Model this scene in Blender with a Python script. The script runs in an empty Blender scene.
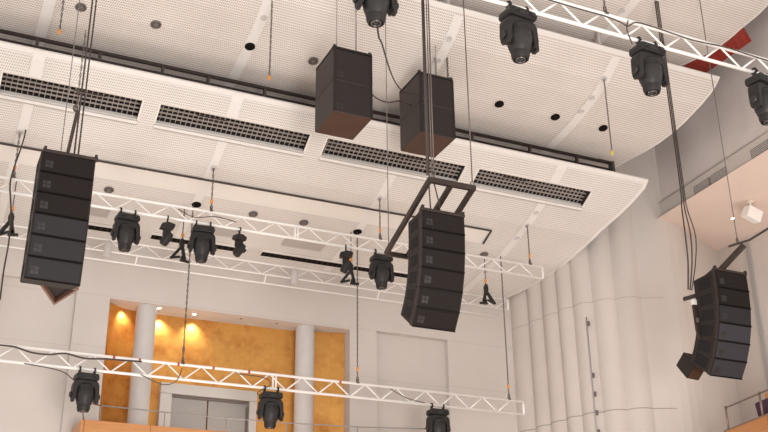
import bpy, bmesh, math, random
from mathutils import Vector, Matrix
random.seed(7)
col = bpy.context.scene.collection
PI = math.pi

# ------------------------------------------------------------------ camera frame (measured once, used to read plan positions)
R = Matrix(((0.908294, -0.160287, -0.386407), (-0.418189, -0.372130, -0.828636), (-0.010974, 0.914236, -0.405033)))
CAMZ = 1.7
FPX = 1070.36

# ------------------------------------------------------------------ materials
def mat(name, base, rough=.6, metal=0., noise=0., nscale=8., emit=None, spec=.5):
    m = bpy.data.materials.new(name); m.use_nodes = True
    nt = m.node_tree; b = nt.nodes['Principled BSDF']
    b.inputs['Base Color'].default_value = (*base, 1)
    b.inputs['Roughness'].default_value = rough
    b.inputs['Metallic'].default_value = metal
    b.inputs['Specular IOR Level'].default_value = spec
    if noise:
        tc = nt.nodes.new('ShaderNodeTexCoord'); n = nt.nodes.new('ShaderNodeTexNoise')
        n.inputs['Scale'].default_value = nscale; n.inputs['Detail'].default_value = 5
        r = nt.nodes.new('ShaderNodeMapRange'); r.inputs['From Min'].default_value = .3; r.inputs['From Max'].default_value = .7
        r.inputs['To Min'].default_value = 1 - noise; r.inputs['To Max'].default_value = 1 + noise
        v = nt.nodes.new('ShaderNodeVectorMath'); v.operation = 'SCALE'; v.inputs[0].default_value = base
        nt.links.new(tc.outputs['Object'], n.inputs['Vector']); nt.links.new(n.outputs['Fac'], r.inputs['Value'])
        nt.links.new(r.outputs['Result'], v.inputs['Scale']); nt.links.new(v.outputs['Vector'], b.inputs['Base Color'])
    if emit:
        b.inputs['Emission Color'].default_value = (*emit[0], 1); b.inputs['Emission Strength'].default_value = emit[1]
    return m

def math_node(nt, op, a, b=None, c=None):
    n = nt.nodes.new('ShaderNodeMath'); n.operation = op
    for k, v in enumerate((a, b, c)):
        if v is None: continue
        if isinstance(v, (int, float)): n.inputs[k].default_value = v
        else: nt.links.new(v, n.inputs[k])
    return n.outputs[0]

def perforated(name, base, dark, pitch=.038):
    m = mat(name, base, .75)
    nt = m.node_tree; b = nt.nodes['Principled BSDF']
    tc = nt.nodes.new('ShaderNodeTexCoord'); s = nt.nodes.new('ShaderNodeSeparateXYZ')
    nt.links.new(tc.outputs['Object'], s.inputs[0])
    k = PI / pitch
    u = math_node(nt, 'ADD', s.outputs[0], math_node(nt, 'MULTIPLY', s.outputs[1], .3))
    v = math_node(nt, 'SUBTRACT', s.outputs[1], math_node(nt, 'MULTIPLY', s.outputs[2], .6))
    su = math_node(nt, 'ABSOLUTE', math_node(nt, 'SINE', math_node(nt, 'MULTIPLY', u, k)))
    sv = math_node(nt, 'ABSOLUTE', math_node(nt, 'SINE', math_node(nt, 'MULTIPLY', v, k * .62)))
    p = math_node(nt, 'MULTIPLY', su, sv)
    r = nt.nodes.new('ShaderNodeMapRange'); nt.links.new(p, r.inputs['Value'])
    r.inputs['From Min'].default_value = .35; r.inputs['From Max'].default_value = .8
    n = nt.nodes.new('ShaderNodeTexNoise'); n.inputs['Scale'].default_value = .9; n.inputs['Detail'].default_value = 4
    nt.links.new(tc.outputs['Object'], n.inputs['Vector'])
    r2 = nt.nodes.new('ShaderNodeMapRange'); nt.links.new(n.outputs['Fac'], r2.inputs['Value'])
    r2.inputs['From Min'].default_value = .3; r2.inputs['From Max'].default_value = .7
    r2.inputs['To Min'].default_value = .96; r2.inputs['To Max'].default_value = 1.03
    mx = nt.nodes.new('ShaderNodeMix'); mx.data_type = 'RGBA'
    nt.links.new(r.outputs['Result'], mx.inputs['Factor'])
    mx.inputs['A'].default_value = (*base, 1); mx.inputs['B'].default_value = (*dark, 1)
    sc = nt.nodes.new('ShaderNodeVectorMath'); sc.operation = 'SCALE'
    nt.links.new(mx.outputs['Result'], sc.inputs[0]); nt.links.new(r2.outputs['Result'], sc.inputs['Scale'])
    nt.links.new(sc.outputs[0], b.inputs['Base Color'])
    return m

def seamed(name, base, seams, nscale=.8, noise=.04):
    """plaster with hairline horizontal joints at the given heights (on the object's own z)"""
    m = mat(name, base, .8, noise=noise, nscale=nscale)
    nt = m.node_tree; b = nt.nodes['Principled BSDF']
    src = b.inputs['Base Color'].links[0].from_socket
    tc = nt.nodes.new('ShaderNodeTexCoord'); s = nt.nodes.new('ShaderNodeSeparateXYZ')
    nt.links.new(tc.outputs['Object'], s.inputs[0])
    tot = None
    for z, k in seams:
        d = math_node(nt, 'ABSOLUTE', math_node(nt, 'SUBTRACT', s.outputs[2], z))
        a = math_node(nt, 'MULTIPLY', math_node(nt, 'MULTIPLY', math_node(nt, 'LESS_THAN', d, .010), k), math_node(nt, 'LESS_THAN', s.outputs[0], 14.75))
        tot = a if tot is None else math_node(nt, 'ADD', tot, a)
    mx = nt.nodes.new('ShaderNodeMix'); mx.data_type = 'RGBA'
    nt.links.new(tot, mx.inputs['Factor']); nt.links.new(src, mx.inputs['A']); mx.inputs['B'].default_value = (.13, .10, .09, 1)
    nt.links.new(mx.outputs['Result'], b.inputs['Base Color'])
    return m

def gold_leaf():
    m = mat('gold_leaf', (.62, .33, .06), .42, .55)
    nt = m.node_tree; b = nt.nodes['Principled BSDF']
    tc = nt.nodes.new('ShaderNodeTexCoord')
    br = nt.nodes.new('ShaderNodeTexBrick')
    mp = nt.nodes.new('ShaderNodeMapping'); mp.inputs['Rotation'].default_value = (PI/2, 0, 0)
    nt.links.new(tc.outputs['Object'], mp.inputs[0]); nt.links.new(mp.outputs[0], br.inputs['Vector'])
    br.inputs['Scale'].default_value = 1
    br.inputs['Brick Width'].default_value = .11; br.inputs['Row Height'].default_value = .11
    br.inputs['Mortar Size'].default_value = .002; br.offset = 0
    br.inputs['Color1'].default_value = (.69, .35, .092, 1); br.inputs['Color2'].default_value = (.64, .32, .08, 1)
    br.inputs['Mortar'].default_value = (.66, .30, .06, 1)
    n = nt.nodes.new('ShaderNodeTexNoise'); n.inputs['Scale'].default_value = 2.2; n.inputs['Detail'].default_value = 12
    n.inputs['Roughness'].default_value = .7
    nt.links.new(tc.outputs['Object'], n.inputs['Vector'])
    cr = nt.nodes.new('ShaderNodeValToRGB')
    cr.color_ramp.elements[0].position = .34; cr.color_ramp.elements[0].color = (.72, .5, .35, 1)
    cr.color_ramp.elements[1].position = .52; cr.color_ramp.elements[1].color = (1.02, 1.02, 1.0, 1)
    nt.links.new(n.outputs['Fac'], cr.inputs[0])
    mx = nt.nodes.new('ShaderNodeMix'); mx.data_type = 'RGBA'; mx.blend_type = 'MULTIPLY'; mx.inputs['Factor'].default_value = .75
    nt.links.new(br.outputs['Color'], mx.inputs['A']); nt.links.new(cr.outputs[0], mx.inputs['B'])
    nt.links.new(mx.outputs['Result'], b.inputs['Base Color'])
    nr = nt.nodes.new('ShaderNodeMapRange'); nt.links.new(n.outputs['Fac'], nr.inputs['Value'])
    nr.inputs['To Min'].default_value = .25; nr.inputs['To Max'].default_value = .6
    nt.links.new(nr.outputs[0], b.inputs['Roughness'])
    return m

def wood():
    m = mat('honey_wood', (.72, .33, .12), .4)
    nt = m.node_tree; b = nt.nodes['Principled BSDF']
    tc = nt.nodes.new('ShaderNodeTexCoord'); mp = nt.nodes.new('ShaderNodeMapping'); mp.inputs['Scale'].default_value = (1, 1, 14)
    n = nt.nodes.new('ShaderNodeTexNoise'); n.inputs['Scale'].default_value = 2; n.inputs['Detail'].default_value = 6
    nt.links.new(tc.outputs['Object'], mp.inputs[0]); nt.links.new(mp.outputs[0], n.inputs['Vector'])
    cr = nt.nodes.new('ShaderNodeValToRGB')
    cr.color_ramp.elements[0].position = .3; cr.color_ramp.elements[0].color = (.50, .21, .07, 1)
    cr.color_ramp.elements[1].position = .7; cr.color_ramp.elements[1].color = (.60, .275, .10, 1)
    nt.links.new(n.outputs['Fac'], cr.inputs[0]); nt.links.new(cr.outputs[0], b.inputs['Base Color'])
    return m

M = dict(
    perf=perforated('perforated_white_panel', (.84, .80, .765), (.50, .455, .42)),
    perf2=perforated('perforated_panel_upper', (.86, .80, .755), (.46, .405, .37)),
    white=mat('white_painted_metal', (.86, .81, .76), .55),
    strip=mat('smooth_white_strip', (.84, .805, .775), .6),
    wall=seamed('plaster_back_wall', (.62, .565, .53), [(8.96, .12), (7.9, .12), (10.0, .12)]),
    flute=seamed('fluted_plaster', (.58, .525, .49), [(6.98, .6), (9.41, .3)], .7, .05),
    side=mat('side_plaster', (.56, .505, .465), .8, noise=.04, nscale=.8),
    grey=mat('upper_grey_plaster', (.60, .54, .515), .85, noise=.10, nscale=.9),
    soffit=mat('warm_soffit_plaster', (.74, .60, .53), .8, noise=.03, nscale=.8),
    column=mat('column_paint', (.60, .57, .56), .7, noise=.05, nscale=3),
    red=mat('deep_red_paint', (.25, .020, .010), .7, noise=.15, nscale=2),
    gold=gold_leaf(), wood=wood(),
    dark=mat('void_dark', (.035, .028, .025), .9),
    steel=mat('dark_steel', (.055, .038, .033), .55, .4, noise=.2, nscale=6),
    cab=mat('black_textured_paint', (.026, .020, .0175), .65, spec=.3, noise=.12, nscale=40),
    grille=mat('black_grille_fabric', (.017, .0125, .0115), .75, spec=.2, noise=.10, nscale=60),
    grille_refl=mat('grille_faint_reflection', (.025, .0215, .025), .65, spec=.3, noise=.10, nscale=60),  # same grille, a faint bluish reflection put into its colour
    sidegrille=mat('side_port_mesh', (.008, .006, .006), .9, noise=.3, nscale=80),
    subside=mat('sub_side_paint', (.068, .055, .051), .65, spec=.3, noise=.06, nscale=20),
    brown=mat('brown_underside', (.075, .034, .022), .6, noise=.15, nscale=3),
    logo=mat('emblem_grey', (.028, .023, .022), .5),
    truss=mat('white_powdercoat', (.95, .92, .89), .45),
    light=mat('fixture_black', (.022, .019, .018), .5, spec=.35, noise=.15, nscale=20),
    light2=mat('fixture_charcoal', (.030, .027, .027), .45, spec=.35),
    lens=mat('lens_glass', (.03, .035, .04), .05, 0),
    ring=mat('lens_ring', (.3, .27, .25), .3, .8),
    chain=mat('galvanised_chain', (.17, .14, .125), .45, .6),
    cable=mat('black_rubber_cable', (.055, .04, .036), .6),
    wire=mat('steel_wire', (.22, .19, .175), .5, .5),
    orange=mat('orange_hook_paint', (.75, .30, .05), .45),
    yellow=mat('yellow_hook_paint', (.7, .55, .05), .45),
    redtape=mat('red_tape', (.55, .06, .05), .5),
    puck=mat('downlight_grey', (.16, .13, .12), .5),
    hole=mat('downlight_dark', (.012, .009, .008), .9, spec=.1),
    glow=mat('lamp_glow', (1, .9, .75), .5, emit=((1, .88, .7), 14)),
    door=mat('grey_door_panel', (.36, .345, .335), .6, noise=.04, nscale=2),
    doorframe=mat('white_door_frame', (.60, .575, .56), .6),
    rail=mat('brushed_rail', (.30, .22, .18), .4, .6),
    seat=mat('purple_upholstery', (.06, .025, .06), .8),
    lattice=mat('lattice_grey', (.42, .37, .34), .5), plate=mat('plate_grey', (.50, .455, .43), .6), vent=mat('vent_grey', (.22, .19, .175), .7),
    cabf=mat('sub_front_black', (.030, .023, .022), .7, spec=.3, noise=.08, nscale=60), brownl=mat('brown_rim', (.22, .12, .085), .5),
    grille_refl_strong=mat('grille_strong_reflection', (.044, .041, .050), .6, spec=.3),  # same grille again, stronger reflection painted in as a lighter colour
    railc=mat('rail_black', (.03, .02, .018), .6, spec=.3),
    floor=mat('stage_floor_oak', (.62, .50, .40), .6, noise=.1, nscale=2),
    roof=mat('roof_void', (.30, .26, .24), .9),
)

# ------------------------------------------------------------------ mesh helpers
def box(bm, c, s, rot=None):
    g = bmesh.ops.create_cube(bm, size=1.0)['verts']
    m = Matrix.Diagonal((s[0], s[1], s[2], 1))
    if rot is not None: m = rot.to_4x4() @ m
    bmesh.ops.transform(bm, matrix=Matrix.Translation(c) @ m, verts=g)
    return g

def frame_mat(d):
    d = Vector(d).normalized()
    return d.to_track_quat('Z', 'Y').to_matrix()

def bar(bm, a, b, w, h=None):
    a, b = Vector(a), Vector(b); d = b - a
    return box(bm, (a + b) / 2, (w, h or w, d.length), frame_mat(d))

def tube(bm, pts, r, n=8, closed=False, caps=True):
    pts = [Vector(p) for p in pts]
    rings = []
    up = None
    for i, p in enumerate(pts):
        if closed: t = pts[(i + 1) % len(pts)] - pts[i - 1]
        else: t = pts[min(i + 1, len(pts) - 1)] - pts[max(i - 1, 0)]
        t.normalize()
        if up is None:
            up = Vector((0, 0, 1)) if abs(t.z) < .9 else Vector((1, 0, 0))
        u = t.cross(up).normalized(); v = u.cross(t).normalized(); up = v
        rr = r[i] if isinstance(r, (list, tuple)) else r
        rings.append([bm.verts.new(p + (u * math.cos(2*PI*k/n) + v * math.sin(2*PI*k/n)) * rr) for k in range(n)])
    m = len(rings)
    for i in range(m if closed else m - 1):
        A, B = rings[i], rings[(i + 1) % m]
        for k in range(n):
            bm.faces.new((A[k], A[(k+1) % n], B[(k+1) % n], B[k]))
    if caps and not closed:
        bm.faces.new(rings[0]); bm.faces.new(list(reversed(rings[-1])))

def lathe(bm, prof, n=20, mtx=None):
    """prof: (radius, z) list, spun about z"""
    mtx = mtx or Matrix.Identity(4); rings = []
    for r, z in prof:
        rings.append([bm.verts.new(mtx @ Vector((max(r, 1e-4) * math.cos(2*PI*k/n), max(r, 1e-4) * math.sin(2*PI*k/n), z))) for k in range(n)])
    for A, B in zip(rings, rings[1:]):
        for k in range(n): bm.faces.new((A[k], A[(k+1) % n], B[(k+1) % n], B[k]))
    bm.faces.new(rings[0]); bm.faces.new(list(reversed(rings[-1])))

def prism(bm, poly, d0, d1, axis='y'):
    """poly in (a,b); extruded along axis from d0 to d1"""
    def P(a, b, d):
        return {'y': (a, d, b), 'x': (d, a, b), 'z': (a, b, d)}[axis]
    A = [bm.verts.new(P(a, b, d0)) for a, b in poly]; B = [bm.verts.new(P(a, b, d1)) for a, b in poly]
    n = len(poly)
    for k in range(n): bm.faces.new((A[k], A[(k+1) % n], B[(k+1) % n], B[k]))
    bm.faces.new(A); bm.faces.new(list(reversed(B)))

def hexa(bm, f):
    """8 corner points: bottom 4 (ccw) then top 4"""
    v = [bm.verts.new(p) for p in f]
    for q in ((0,1,2,3), (7,6,5,4), (0,4,5,1), (1,5,6,2), (2,6,7,3), (3,7,4,0)): bm.faces.new([v[i] for i in q])

def obj(name, bm, m, parent=None, smooth=False, bevel=0., auto=None):
    bmesh.ops.recalc_face_normals(bm, faces=bm.faces)
    me = bpy.data.meshes.new(name); bm.to_mesh(me); bm.free()
    me.materials.append(m)
    if smooth:
        for p in me.polygons: p.use_smooth = True
        if auto:
            me.set_sharp_from_angle(angle=math.radians(auto))
    o = bpy.data.objects.new(name, me); col.objects.link(o)
    if parent is not None: o.parent = parent
    if bevel:
        b = o.modifiers.new('bevel', 'BEVEL'); b.width = bevel; b.segments = 2; b.limit_method = 'ANGLE'
    return o

def B(): return bmesh.new()

def tag(o, label, cat, group=None):
    o['label'] = label; o['category'] = cat
    if group: o['group'] = group
    return o

def thing(name, label, cat, loc=(0, 0, 0), rotz=0, group=None):
    o = bpy.data.objects.new(name, None); col.objects.link(o)
    o.empty_display_size = .2
    o.location = loc; o.rotation_euler = (0, 0, rotz)
    return tag(o, label, cat, group)

def struct(name, bm, m, parent=None, **k):
    o = obj(name, bm, m, parent, **k)
    if parent is None: o['kind'] = 'structure'
    return o

def dup(root, loc, label, rot=None, group=None):
    r = root.copy(); col.objects.link(r); r.location = loc
    if rot is not None: r.rotation_euler = rot
    r['label'] = label
    if group: r['group'] = group
    for ch in list(root.children):
        c = ch.copy(); col.objects.link(c); c.parent = r
        for g in list(ch.children):
            d = g.copy(); col.objects.link(d); d.parent = c
    return r

def lerp(prof, y):
    if y <= prof[0][0]: return prof[0][1]
    for (a, b), (c, d) in zip(prof, prof[1:]):
        if y <= c: return b + (d - b) * (y - a) / (c - a)
    return prof[-1][1]

# ------------------------------------------------------------------ ceiling reflectors (curved, perforated)
PA = [(16.15,11.52),(16.28,11.41),(16.51,11.26),(17.04,10.97),(17.67,10.72),(18.44,10.51),(18.8,10.42),(19.41,10.32),(20.17,10.21),(20.62,10.15)]
PB = [(14.04,12.96),(14.16,12.85),(14.6,12.55),(15.03,12.38),(15.7,12.2),(16.74,12.05),(17.2,12.0)]
PC = [(10.4,15.9),(11.94,14.41),(12.06,14.30),(12.5,14.0),(12.93,13.83),(13.6,13.65),(14.64,13.50),(15.1,13.47)]
EA = [(16.15,13.72),(16.30,13.73),(16.72,13.615),(17.09,13.475),(17.5,13.36),(18.62,13.235),(19.58,13.09),(20.15,12.9),(20.62,12.7)]
EB = [(14.04,14.08),(14.31,14.065),(14.65,13.96),(15.31,13.865),(16.06,13.67),(16.55,13.48),(16.92,13.37),(17.2,13.28)]
EC = [(10.4,14.47),(11.94,14.42),(12.72,14.30),(12.99,14.25),(13.31,14.165),(14.03,14.05),(14.64,13.74),(15.1,13.45)]
XL = -5.0
GX = [(-2.45, .40), (.40+.33, 3.10), (3.40, 6.25), (6.58, 9.55), (9.84, 12.55)]   # openings along the lowest reflector
GX[0] = (-2.4, .42)
GY = (16.58, 16.96)
SX = [-2.2, 1.25, 4.70, 8.15, 11.60]      # smooth service strips
SW = .17

def reflector(name, prof, edge, ny, m, holes=None, hy=None, thick=.05):
    y0, y1 = prof[0][0], prof[-1][0]
    ys = {round(y0 + (y1 - y0) * k / ny, 4) for k in range(ny + 1)} | {p[0] for p in prof}
    if hy: ys |= set(hy)
    ys = sorted(ys)
    ys = [y for i, y in enumerate(ys) if i == 0 or y - ys[i-1] > 1e-3]
    xs = {XL + k * 1.5 for k in range(12) if XL + k * 1.5 < 12.6}
    if holes:
        for a, b in holes: xs |= {a, b}
    xs = sorted(xs)
    bm = B(); grid = []
    for y in ys:
        z = lerp(prof, y); xe = lerp(edge, y)
        row = [bm.verts.new((x, y, z)) for x in xs]
        row.append(bm.verts.new((xe, y, z)))
        grid.append(row)
    ax = xs + [99]
    for i in range(len(ys) - 1):
        for k in range(len(xs)):
            if holes and hy[0] - 1e-3 <= ys[i] and ys[i+1] <= hy[1] + 1e-3 and any(a - 1e-3 <= ax[k] and ax[k+1] <= b + 1e-3 for a, b in holes):
                continue
            bm.faces.new((grid[i][k], grid[i][k+1], grid[i+1][k+1], grid[i+1][k]))
    o = struct(name, bm, m)
    s = o.modifiers.new('solid', 'SOLIDIFY'); s.thickness = thick
    # make the slab grow upward
    me = o.data
    s.offset = 1.0 if me.polygons[0].normal.z > 0 else -1.0
    o.data.materials.append(M['strip'])
    s.material_offset_rim = 1
    return o

reflector('ceiling_lower', PA, EA, 16, M['perf'], GX[1:], GY)
reflector('ceiling_middle', PB, EB, 14, M['perf2'])
reflector('ceiling_upper', PC, EC, 14, M['perf2'])

def ribbon(name, x, w, prof, y0, y1, m, drop=.012, taper=1.0, n=14):
    bm = B(); prev = None
    for k in range(n + 1):
        y = y0 + (y1 - y0) * k / n; z = lerp(prof, y) - drop
        ww = w * (1 + (taper - 1) * k / n)
        a = bm.verts.new((x - ww/2, y, z)); b = bm.verts.new((x + ww/2, y, z))
        if prev: bm.faces.new((prev[0], prev[1], b, a))
        prev = (a, b)
    return struct(name, bm, m)

for x in SX[1:]:
    ribbon('trim_ceiling_strip', x, SW + .04, PA, 16.16, 16.56, M['strip'])
    ribbon('trim_ceiling_strip', x, SW, PA, 16.98, 20.5, M['strip'])
    ribbon('trim_ceiling_strip', x, SW + .02, PB, 14.15, 17.0, M['strip'])
    ribbon('trim_ceiling_strip', x, SW + .02, PC, 12.1, 15.0, M['strip'])
# pale unperforated rims along the near edges and the curved right edge
ribbon('trim_near_rim', (XL + 13.66)/2, 13.66 - XL, PA, 16.152, 16.22, M['strip'], drop=.006, n=1)
ribbon('trim_near_rim', (XL + 14.05)/2, 14.05 - XL, PB, 14.042, 14.10, M['strip'], drop=.006, n=1)
def rim(prof, edge, w=.09):
    bm = B(); prev = None
    y0, y1 = prof[0][0], prof[-1][0]; n = 30
    for k in range(n + 1):
        y = y0 + (y1 - y0) * k / n; z = lerp(prof, y) - .008; xe = lerp(edge, y)
        a = bm.verts.new((xe - w, y, z)); b = bm.verts.new((xe, y, z))
        if prev: bm.faces.new((prev[0], prev[1], b, a))
        prev = (a, b)
    struct('trim_curved_rim', bm, M['strip'])
rim(PA, EA); rim(PB, EB, .05); rim(PC, EC, .05)
# recessed band of the lowest reflector behind the dark line (smooth plaster field)
bm = B(); prev = None
for k in range(7):
    y = 18.06 + .42 * k / 6; z = lerp(PA, y) - .01
    a = bm.verts.new((XL, y, z)); b = bm.verts.new((10.9, y, z))
    if prev: bm.faces.new((prev[0], prev[1], b, a))
    prev = (a, b)
struct('trim_plain_band', bm, M['white'])

# dark frame line with its turned end
t = thing('ceiling_track', 'long thin black track under the perforated ceiling, its right end turned back in an L', 'track', (0, 18.0, 10.6))
bm = B(); bar(bm, (XL, .01, .0), (10.91, .01, .0), .03, .03); obj('long_rail', bm, M['cable'], t)
bm = B(); bar(bm, (10.91, .01, .0), (10.96, .46, -.12), .03, .03); obj('short_return', bm, M['cable'], t)

# ------------------------------------------------------------------ ceiling louvre grilles
gl = ['louvred ceiling grille beyond the left frame edge', 'louvred ceiling grille over the left speaker column, cut by the left edge',
      'louvred ceiling grille between the left column and the left subwoofer stack', 'louvred ceiling grille below the two subwoofer stacks',
      'rightmost louvred ceiling grille near the curved ceiling tip']
for gi, (x0, x1) in enumerate(GX):
    if gi == 0: continue
    za, zb = lerp(PA, GY[0]), lerp(PA, GY[1])
    g = thing('ceiling_grille', gl[gi], 'grille', ((x0 + x1)/2, GY[0], za), 0, 'louvred grilles in the lowest reflector')
    L = (x1 - x0) / 2; dy = GY[1] - GY[0]; dz = zb - za
    nrm = Vector((0, -dz, dy)).normalized()            # upward normal of the slab
    def P(x, s, h): return Vector((x, s * dy, s * dz)) + nrm * h
    # housing: five walls of the recess
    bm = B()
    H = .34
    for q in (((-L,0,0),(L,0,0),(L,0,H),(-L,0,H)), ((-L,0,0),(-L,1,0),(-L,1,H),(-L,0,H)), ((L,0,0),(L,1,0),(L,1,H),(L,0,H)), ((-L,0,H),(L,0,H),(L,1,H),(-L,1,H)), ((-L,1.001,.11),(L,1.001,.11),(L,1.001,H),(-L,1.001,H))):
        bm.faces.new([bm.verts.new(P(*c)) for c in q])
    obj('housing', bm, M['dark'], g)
    bm = B()
    hexa(bm, [P(-L,1,-.005), P(L,1,-.005), P(L,1.05,-.005), P(-L,1.05,-.005), P(-L,1,.115), P(L,1,.115), P(L,1.05,.115), P(-L,1.05,.115)])
    obj('far_lip', bm, M['strip'], g)
    bm = B()
    w = .03
    for (a, b) in (((-L, 0), (L, 0)), ((-L, 1), (L, 1)), ((-L, 0), (-L, 1)), ((L, 0), (L, 1))):
        bar(bm, P(a[0], a[1], -.004), P(b[0], b[1], -.004), w, .018)
    obj('frame', bm, M['white'], g)
    bm = B()
    hexa(bm, [P(-L,1.0,-.03), P(L,1.0,-.03), P(L,1.16,-.035), P(-L,1.16,-.035), P(-L,1.0,-.012), P(L,1.0,-.012), P(L,1.16,-.012), P(-L,1.16,-.012)])
    obj('lower_flange', bm, M['strip'], g)
    bm = B(); bar(bm, P(-L, 1.185, -.015), P(L, 1.185, -.015), .02, .035); bar(bm, P(-L, 1.0, -.034), P(L, 1.0, -.034), .012, .012)
    obj('flange_edge', bm, M['plate'], g)
    # egg-crate lattice
    bm = B(); hh = .125
    n = int(round((x1 - x0) / .095))
    for k in range(1, n):
        x = -L + 2 * L * k / n
        bar(bm, P(x, 0, hh), P(x, 1, hh), .010, .03)
    for k in range(1, 5):
        bar(bm, P(-L, k/5, hh), P(L, k/5, hh), .010, .03)
    obj('lattice', bm, M['lattice'], g)
    # duct seen through the lattice
    bm = B(); xx = (-.3, .25)[gi % 2] * L
    box(bm, P(xx, .45, .22), (.55, .2, .16)); tube(bm, [P(-L*.9, .6, .26), P(L*.9, .6, .26)], .03)
    obj('duct', bm, M['steel'], g, bevel=.01)

# slot diffusers and flat plates near the back wall
sl = ['dark slot diffuser in the ceiling behind the left speaker column', 'dark slot diffuser behind the two small spotlights left of centre',
      'long dark slot diffuser in the rear ceiling between two hanging spotlights', 'short dark slot diffuser behind the spotlight beside the centre column']
for i, (x0, x1) in enumerate([(2.0, 3.8), (4.15, 6.2), (6.5, 8.4), (8.62, 10.2)]):
    t = thing('slot_diffuser', sl[i], 'diffuser', ((x0+x1)/2, 20.15, lerp(PA, 20.15) - .02), 0, 'slot diffusers at the back of the ceiling')
    L = (x1 - x0)/2
    bm = B(); box(bm, (0, 0, 0), (2*L, .24, .03), Matrix.Rotation(-.13, 3, 'X')); obj('frame', bm, M['white'], t)
    bm = B(); box(bm, (0, 0, -.012), (2*L - .05, .15, .03), Matrix.Rotation(-.13, 3, 'X')); obj('slot', bm, M['hole'], t)
    bm = B()
    for k in range(int(L*2/.12)):
        box(bm, (-L + .08 + k * .12, 0, -.026), (.012, .14, .012), Matrix.Rotation(-.13, 3, 'X'))
    obj('blades', bm, M['steel'], t)
pl = [(2.75, 'grey access plate in the perforated ceiling beside the left speaker column'), (5.35, 'grey access plate above the second spotlight of the middle truss'), (7.25, 'grey access plate in the ceiling behind the middle truss centre')]
for x, lab in pl:
    z = lerp(PA, 19.55)
    bm = B(); box(bm, (0, 0, 0), (.88, .34, .02), Matrix.Rotation(-.155, 3, 'X')); box(bm, (0, 0, -.012), (.80, .27, .01), Matrix.Rotation(-.155, 3, 'X'))
    o = obj('access_plate', bm, M['plate']); o.location = (x, 19.55, z - .02)
    tag(o, lab, 'plate', 'grey access plates in the ceiling')

# round downlights in the reflectors
def downlight(x, y, prof, lab, dark=False):
    sl_ = (lerp(prof, y + .1) - lerp(prof, y - .1)) / .2
    t = thing('recessed_downlight', lab, 'downlight', (x, y, lerp(prof, y) - .004), 0, 'round downlights in the ceiling reflectors')
    t.rotation_euler = (math.atan(sl_), 0, 0)
    bm = B(); lathe(bm, [(.092, .0), (.094, -.016), (.08, -.026), (.064, -.012), (.03, -.012)], 20); obj('bezel', bm, M['hole'] if dark else M['puck'], t, smooth=True, auto=40)
    bm = B(); lathe(bm, [(.062, -.01), (.05, -.035 if not dark else -.015), (.02, -.04 if not dark else -.016)], 16); obj('bulb', bm, M['hole'] if dark else M['puck'], t, smooth=True)
downlight(1.755, 15.66, PB, 'grey downlight beside the thin wire at the top left')
downlight(3.02, 15.66, PB, 'lone grey downlight between the thick cable pair and the first hanging chain')
downlight(4.71, 15.66, PB, 'dark downlight beside the smooth strip, left of the orange-tipped chain', True)
downlight(5.915, 15.66, PB, 'grey downlight just left of the left subwoofer stack')
downlight(9.83, 15.66, PB, 'dark downlight in the middle reflector right of the right subwoofer stack', True)
downlight(11.13, 15.66, PB, 'dark downlight just left of the right-hand smooth strip', True)
downlight(12.29, 15.66, PB, 'dark downlight behind the long yellow-tipped chain near the curved edge', True)
downlight(3.02, 18.78, PA, 'grey downlight in the lowest reflector just right of the left speaker column')
downlight(4.717, 18.78, PA, 'dark downlight in the lowest reflector above the second middle-truss spotlight', True)
downlight(5.877, 18.78, PA, 'grey downlight behind the middle truss, right of the hoist chain')
downlight(6.956, 18.78, PA, 'grey downlight behind the middle truss at its centre joint')
downlight(8.146, 18.78, PA, 'dark ring round the long chain left of the centre speaker column', True)
downlight(11.187, 18.83, PA, 'grey downlight above the hanging clamp right of the centre column')

# small round holes in the smooth strips
def strip_hole(x, y, prof, lab):
    sl_ = (lerp(prof, y + .1) - lerp(prof, y - .1)) / .2
    bm = B(); lathe(bm, [(.06, .0), (.06, -.012), (.045, -.014), (.035, -.004), (.01, -.003)], 16)
    o = obj('cable_port', bm, M['column'], smooth=True, auto=30); o.location = (x, y, lerp(prof, y) - .012); o.rotation_euler = (math.atan(sl_), 0, 0)
    tag(o, lab, 'port', 'small round ports in the smooth ceiling strips')
for x, y, p, l in [(4.73, 14.98, PB, 'round port at the top of the left smooth strip'), (8.13, 14.53, PB, 'round port where the thicker subwoofer chain leaves the ceiling'),
                (8.13, 14.99, PB, 'round port just above the right subwoofer stack'), (11.56, 14.54, PB, 'round port where the yellow-tipped chain leaves the ceiling'),
                (11.56, 14.98, PB, 'middle round port of the right smooth strip'), (11.56, 15.36, PB, 'lowest round port of the right smooth strip'),
                (11.5, 13.7, PC, 'round port in the uppermost reflector beside the top truss chain'),
                (11.6, 17.67, PA, 'round port with the chain at the right end of the middle truss'), (11.6, 18.1, PA, 'round port between the two right truss chains'),
                (11.6, 17.3, PA, 'round port just below the rightmost grille'), (11.6, 19.5, PA, 'round port lowest in the smooth strip right of the centre column'),
                (4.72, 17.67, PA, 'round port with the chain right of the left speaker column'), (8.15, 17.67, PA, 'round port with the chain left of the centre column'),
                (1.22, 17.67, PA, 'round port with the looped cable at the far left')]:
    strip_hole(x, y, p, l)

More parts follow.
